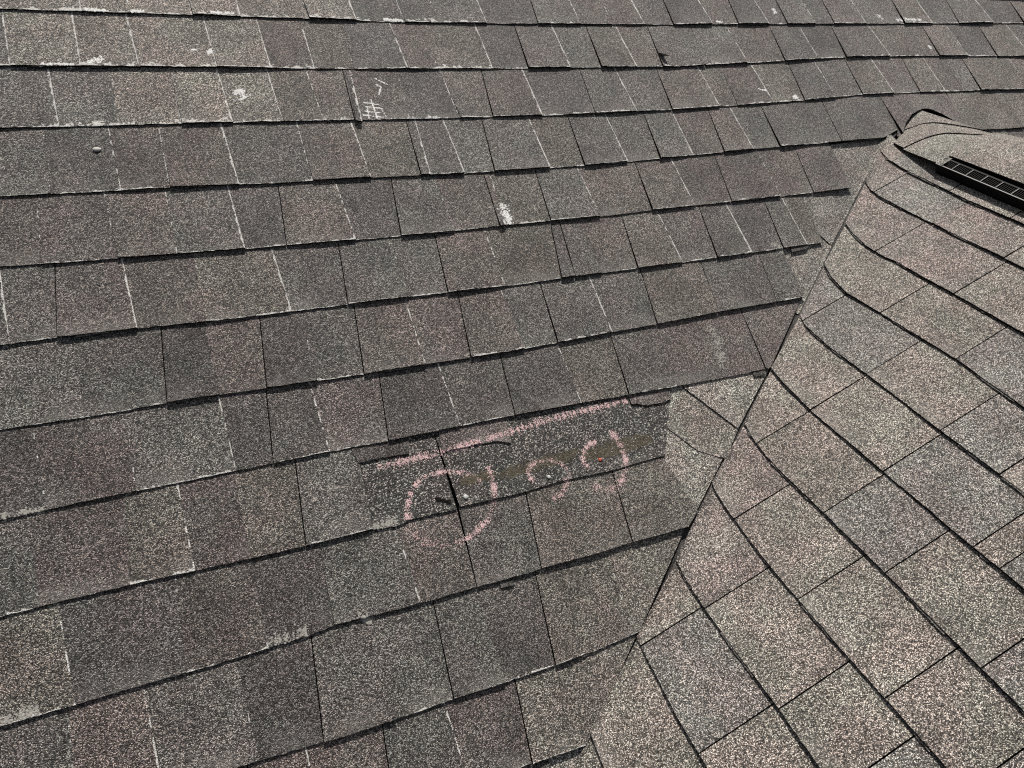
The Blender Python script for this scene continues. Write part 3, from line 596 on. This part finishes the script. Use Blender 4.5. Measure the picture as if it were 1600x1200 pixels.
S2 = [(0, .616), (.35, .611), (.52, .604), (.65, .588), (.75, .562), (.85, .535), (1, .505), (1.3, .47), (2.1, .44)]
S3 = [(0, .476), (.12, .478), (.34, .488), (.53, .50), (.77, .515), (1, .515), (2.1, .52)]
FAR = [(0, .83), (2.1, .83)]
off = lambda S, d: [(s, y+d) for s, y in S]
cap(S1, FAR, 0, .0035, 'pale', 1.2, .2, 'small pale ridge cap tucked under the notched shingle', -.004)
cap(S2, off(S1, .05), 0, .0035, 'tan', 1.4, .5, 'tan ridge cap with a pale scratch near the notch', -.001)
cap(off(S3, -.012), off(S2, .05), 0, .002, 'pale', 1.45, .73, None, -.001)
cap([(0, .22), (2.1, .22)], off(S3, .0), .145, .010, 'tan', 1.4, .31, None, .0065)
cap([(0, .02), (2.1, .02)], [(0, .24), (2.1, .24)], .145, .015, 'grey', 1.4, .81, None, .0105)
cap([(0, -.8), (2.1, -.8)], [(0, .04), (2.1, .04)], .145, .020, 'tan', 1.4, .41, None, .0155)

# ---------------------------------------------------------------- ridge vent
def vp(x, y, h):                       # a point h above the gable plane (measured square to it)
    return Vector((x, y, TB*x)) + NB*h
VY0, VY1 = .482, -.9
vent = bpy.data.objects.new('ridge_vent', None); col.objects.link(vent); vent.location = vp(.932, VY0, 0)
bpy.context.view_layer.update()
tag(vent, 'black plastic ridge vent with louvre fins along the gable ridge', 'vent')
def bar(x0, x1, h0, h1, y0, y1, d=0.0):
    return box_acc([vp(x0, y1, h0), vp(x1, y1, h0+d), vp(x1, y0, h0+d), vp(x0, y0, h0), vp(x0, y1, h1), vp(x1, y1, h1+d), vp(x1, y0, h1+d), vp(x0, y0, h1)])
link('front_baffle', bar(.9325, .9350, -.004, .0245, VY0, VY1), [M_VENT], vent)
link('rim', bar(.9320, .9340, .0245, .0256, VY0+.001, VY1), [M_RIM], vent)
link('base_plate', bar(.9350, .985, -.002, .008, VY0, VY1), [M_VENT], vent)
link('end_wall', bar(.9350, .962, .010, .024, VY0, VY0-.003), [M_VENT], vent)
link('inner_wall', bar(.957, .961, .006, .026, VY0, VY1), [M_VENT], vent)
fins = Acc(); y = VY0-.008; q = 0
while y > -.5:
    q += 1
    if q % 8 == 0:
        link('rib', bar(.9362, .957, .008, .0250, y, y-.0012, .002), [M_RIM], vent)
    else:
        f = bar(.9365, .957, .008, .0225, y, y-.0010, .002); fins.merge(f)
    y -= .0052
tag(link('louvre_fins', fins, [M_VENT], vent), kind='stuff')

# ---------------------------------------------------------------- small things lying on the roof
bpy.context.view_layer.update()
vv, ff = [], []
for o in main_parts + gable_parts:
    k = len(vv); mw = o.matrix_world
    vv += [mw @ v.co for v in o.data.vertices]; ff += [tuple(i+k for i in p.vertices) for p in o.data.polygons]
tree = BVHTree.FromPolygons(vv, ff)
def surf(u, v):
    p = Vector((u, v*CA, v*SA)) + NA*.05
    h = tree.ray_cast(p, -NA, .12)
    if h[0] is None: return Vector((u, v*CA, v*SA)), NA
    return h[0], (h[1] if h[1].dot(NA) > .5 else NA)
UX, UY = Vector((1, 0, 0)), Vector((0, CA, SA))
def crumbs(acc, u, v, size, rr):
    """one flattened crumb of chalk or grit sitting on the granules"""
    p, n = surf(u, v)
    k = len(acc.v); th = rr.uniform(0, 6.28); m = rr.choice((4, 5))
    for i in range(m):
        an = th+6.283*i/m; r = size*rr.uniform(.6, 1.2)
        acc.v.append(p+UX*math.cos(an)*r+UY*math.sin(an)*r+n*.0003)
    acc.v.append(p+n*(.0004+size*.10))
    for i in range(m): acc.f.append((k+i, k+(i+1) % m, k+m))
def stroke(acc, poly, width, per_m, size, rr, fade=0.0):
    d = [0]
    for a, b in zip(poly, poly[1:]): d.append(d[-1]+math.hypot(b[0]-a[0], b[1]-a[1]))
    for i in range(int(d[-1]*per_m)):
        s = rr.uniform(0, d[-1]); j = max(q for q in range(len(d)-1) if d[q] <= s)
        f = (s-d[j])/(d[j+1]-d[j]); a, b = poly[j], poly[j+1]
        x = a[0]+(b[0]-a[0])*f; y = a[1]+(b[1]-a[1])*f
        if fade and rr.random() < fade*(s/d[-1]): continue
        # chalk skips where the hand lifts
        if noise.noise((x*55, y*55, 2.2)) < -.1 and rr.random() < .6: continue
        if noise.noise((x*230, y*230, 8.2)) < -.1 and rr.random() < .75: continue
        nx, ny = -(b[1]-a[1])/(d[j+1]-d[j]), (b[0]-a[0])/(d[j+1]-d[j])
        o = rr.gauss(0, width*.42)
        crumbs(acc, x+nx*o, y+ny*o, size*rr.uniform(.55, 1.25), rr)
def smooth_poly(p):
    for _ in range(2):
        q = [p[0]]
        for a, b in zip(p, p[1:]):
            q += [(a[0]*.75+b[0]*.25, a[1]*.75+b[1]*.25), (a[0]*.25+b[0]*.75, a[1]*.25+b[1]*.75)]
        p = q+[p[-1]]
    return p
rr = random.Random(5)
def chalk(keys, label, width=.006):
    a = Acc()
    for k, w, dens, fd in keys: stroke(a, smooth_poly(CHALK[k]), w, dens, .00095, rr, fd)
    return tag(link('chalk_mark', a, [M_CHALK], main_roof), label)
chalk([('line', .009, 7000, 0)], 'long pink chalk line under the torn course')
chalk([('c1', .0075, 7000, .2), ('c1f', .012, 4200, .5), ('c1b', .0065, 7600, .2)], 'large pink chalk circle across the dark bared layer and two shingles')
chalk([('c2', .0065, 8600, 0), ('c2b', .009, 6500, .5)], 'small pink chalk circle around a white nail head')
chalk([('c3', .0065, 8200, .2), ('c3b', .009, 8600, 0), ('c3c', .013, 5200, .3)], 'open pink chalk ring around a red speck')

# pale scuffs and rubbed spots
SC = {'splat1': (.014, 9000), 'dot1': (.006, 30000), 'splat2': (.010, 14000), 'smear1': (.009, 6500), 'edge1': (.003, 4000), 'hatch': (.0012, 4200), 'patch': (.012, 5500), 'splat3': (.009, 11000),
      'splat4': (.003, 2200), 'splat5': (.010, 5000), 'splat6': (.012, 3600), 'splat7': (.006, 6000), 'edge2': (.004, 4500), 'edge3': (.005, 5000), 'edge4': (.004, 4500), 'edge5': (.004, 4500), 'edge6': (.007, 2600), 'edge7': (.003, 4000)}
for k, (w, dens) in SC.items():
    a = Acc()
    for poly in SCUFF[k]: stroke(a, poly, w, dens, .0014 if k == 'hatch' else .0021, rr)
    if a.v: link('white_scuff', a, [M_SCUFF], main_roof)
WN = {'worn1': (.012, 5200), 'worn2': (.016, 4200), 'worn3': (.012, 3500), 'worn4': (.008, 4000), 'worn5': (.008, 4000), 'worn6': (.008, 4500), 'worn7': (.006, 5000)}
for k, (w, dens) in WN.items():
    a = Acc()
    for poly in SCUFF[k]: stroke(a, poly, w, dens*1.3, .0017, rr)
    if a.v: link('worn_spot', a, [M_WORN], main_roof)
# dull brown sealant residue caught among the granules of the bared layer
def inside(P, x, y):
    c = False; n = len(P)
    for q in range(n):
        (x0, y0), (x1, y1) = P[q], P[(q+1) % n]
        if (y0 > y) != (y1 > y) and x < (x1-x0)*(y-y0)/(y1-y0)+x0: c = not c
    return c
for k, P in enumerate(SEAL_POLY):
    a = Acc(); xs = [p[0] for p in P]; ys = [p[1] for p in P]
    for q in range(2200 if k else 900):
        x = rr.uniform(min(xs), max(xs)); y = rr.uniform(min(ys), max(ys))
        if inside(P, x+rr.gauss(0, .004), y+rr.gauss(0, .003)): crumbs(a, x, y, .0014*rr.uniform(.5, 1.2), rr)
    link('sealant_residue', a, [M_SEAL], main_roof)

def pebble(name, u, v, rx, ry, rz, mat, seed):
    p, n = surf(u, v); a = Acc(); NS, NR = 12, 6
    a.v.append(p-n*.0005)
    for j in range(1, NR):
        t = math.pi*j/NR
        for i in range(NS):
            an = 6.283*i/NS; k = 1+.22*noise.noise((math.cos(an)*1.5+seed, math.sin(an)*1.5, t*1.3))
            a.v.append(p+UX*math.cos(an)*math.sin(t)*rx*k+UY*math.sin(an)*math.sin(t)*ry*k+n*(rz*(1-math.cos(t))-.0005))
    a.v.append(p+n*(2*rz-.0005)); top = len(a.v)-1
    for i in range(NS): a.f.append((0, 1+(i+1) % NS, 1+i)); a.f.append((top, top-NS+i, top-NS+(i+1) % NS))
    for j in range(NR-2):
        for i in range(NS): a.f.append((1+j*NS+i, 1+j*NS+(i+1) % NS, 1+(j+1)*NS+(i+1) % NS, 1+(j+1)*NS+i))
    return link(name, a, [mat], None, smooth=True)
tag(pebble('pebble', *SPOT['pebble'], .0075, .0045, .0025, M_STONE, 3), 'tiny white pebble on a dark shingle at the upper left', 'pebble')
def nail(u, v, r, mat, label, cat, name='nail'):
    p, n = surf(u, v); a = Acc(); NS = 14
    def ring(rad, h):
        k = len(a.v)
        for i in range(NS):
            an = 6.283*i/NS; a.v.append(p+UX*math.cos(an)*rad+UY*math.sin(an)*rad+n*h)
        return k
    rs = [ring(r*.25, -.006), ring(r*.25, .0006), ring(r*.95, .0006), ring(r, .0011), ring(r*.9, .0017), ring(r*.4, .0020)]
    for q0, q1 in zip(rs, rs[1:]):
        for i in range(NS): a.f.append((q0+i, q0+(i+1) % NS, q1+(i+1) % NS, q1+i))
    a.f.append(tuple(rs[-1]+i for i in range(NS))); a.f.append(tuple(rs[0]+i for i in range(NS-1, -1, -1)))
    return tag(link(name, a, [mat], None, smooth=True), label, cat, 'nails in the torn patch')
nail(*SPOT['nail1'], .0042, M_NAIL, 'pale nail head inside the large pink chalk circle', 'nail')
nail(*SPOT['nail2'], .0036, M_NAIL, 'pale nail head inside the small closed pink chalk circle', 'nail')
nail(*SPOT['nail3'], .0034, M_RED, 'small red nail head inside the open pink chalk ring', 'nail')
# small dark tear beside the large circle's nail, and a lifted corner of a shingle
def flap(u, v, w, h, lift, mat, name, label):
    p, n = surf(u, v)
    q = [p, p+UX*w*.7-UY*h*.15, p+UX*w-UY*h+n*lift, p+UX*w*.25-UY*h*.9+n*lift*.7]
    a = Acc(); a.v = [x+n*.0012 for x in q]+[x for x in q]
    a.f = [(0, 3, 2, 1), (4, 5, 6, 7), (0, 1, 5, 4), (1, 2, 6, 5), (2, 3, 7, 6), (3, 0, 4, 7)]
    return tag(link(name, a, [mat], main_roof), label)
flap(SPOT['flap'][0]-.006, SPOT['flap'][1]+.012, .018, .022, .012, M_EDGE, 'lifted_corner', 'black lifted shingle corner near the top edge')
for k in range(3):
    u, v = SPOT['hole']; flap(u-.012+.008*k, v+.004-.004*k, .012, .008, .0012, M_EDGE, 'torn_speck', None)
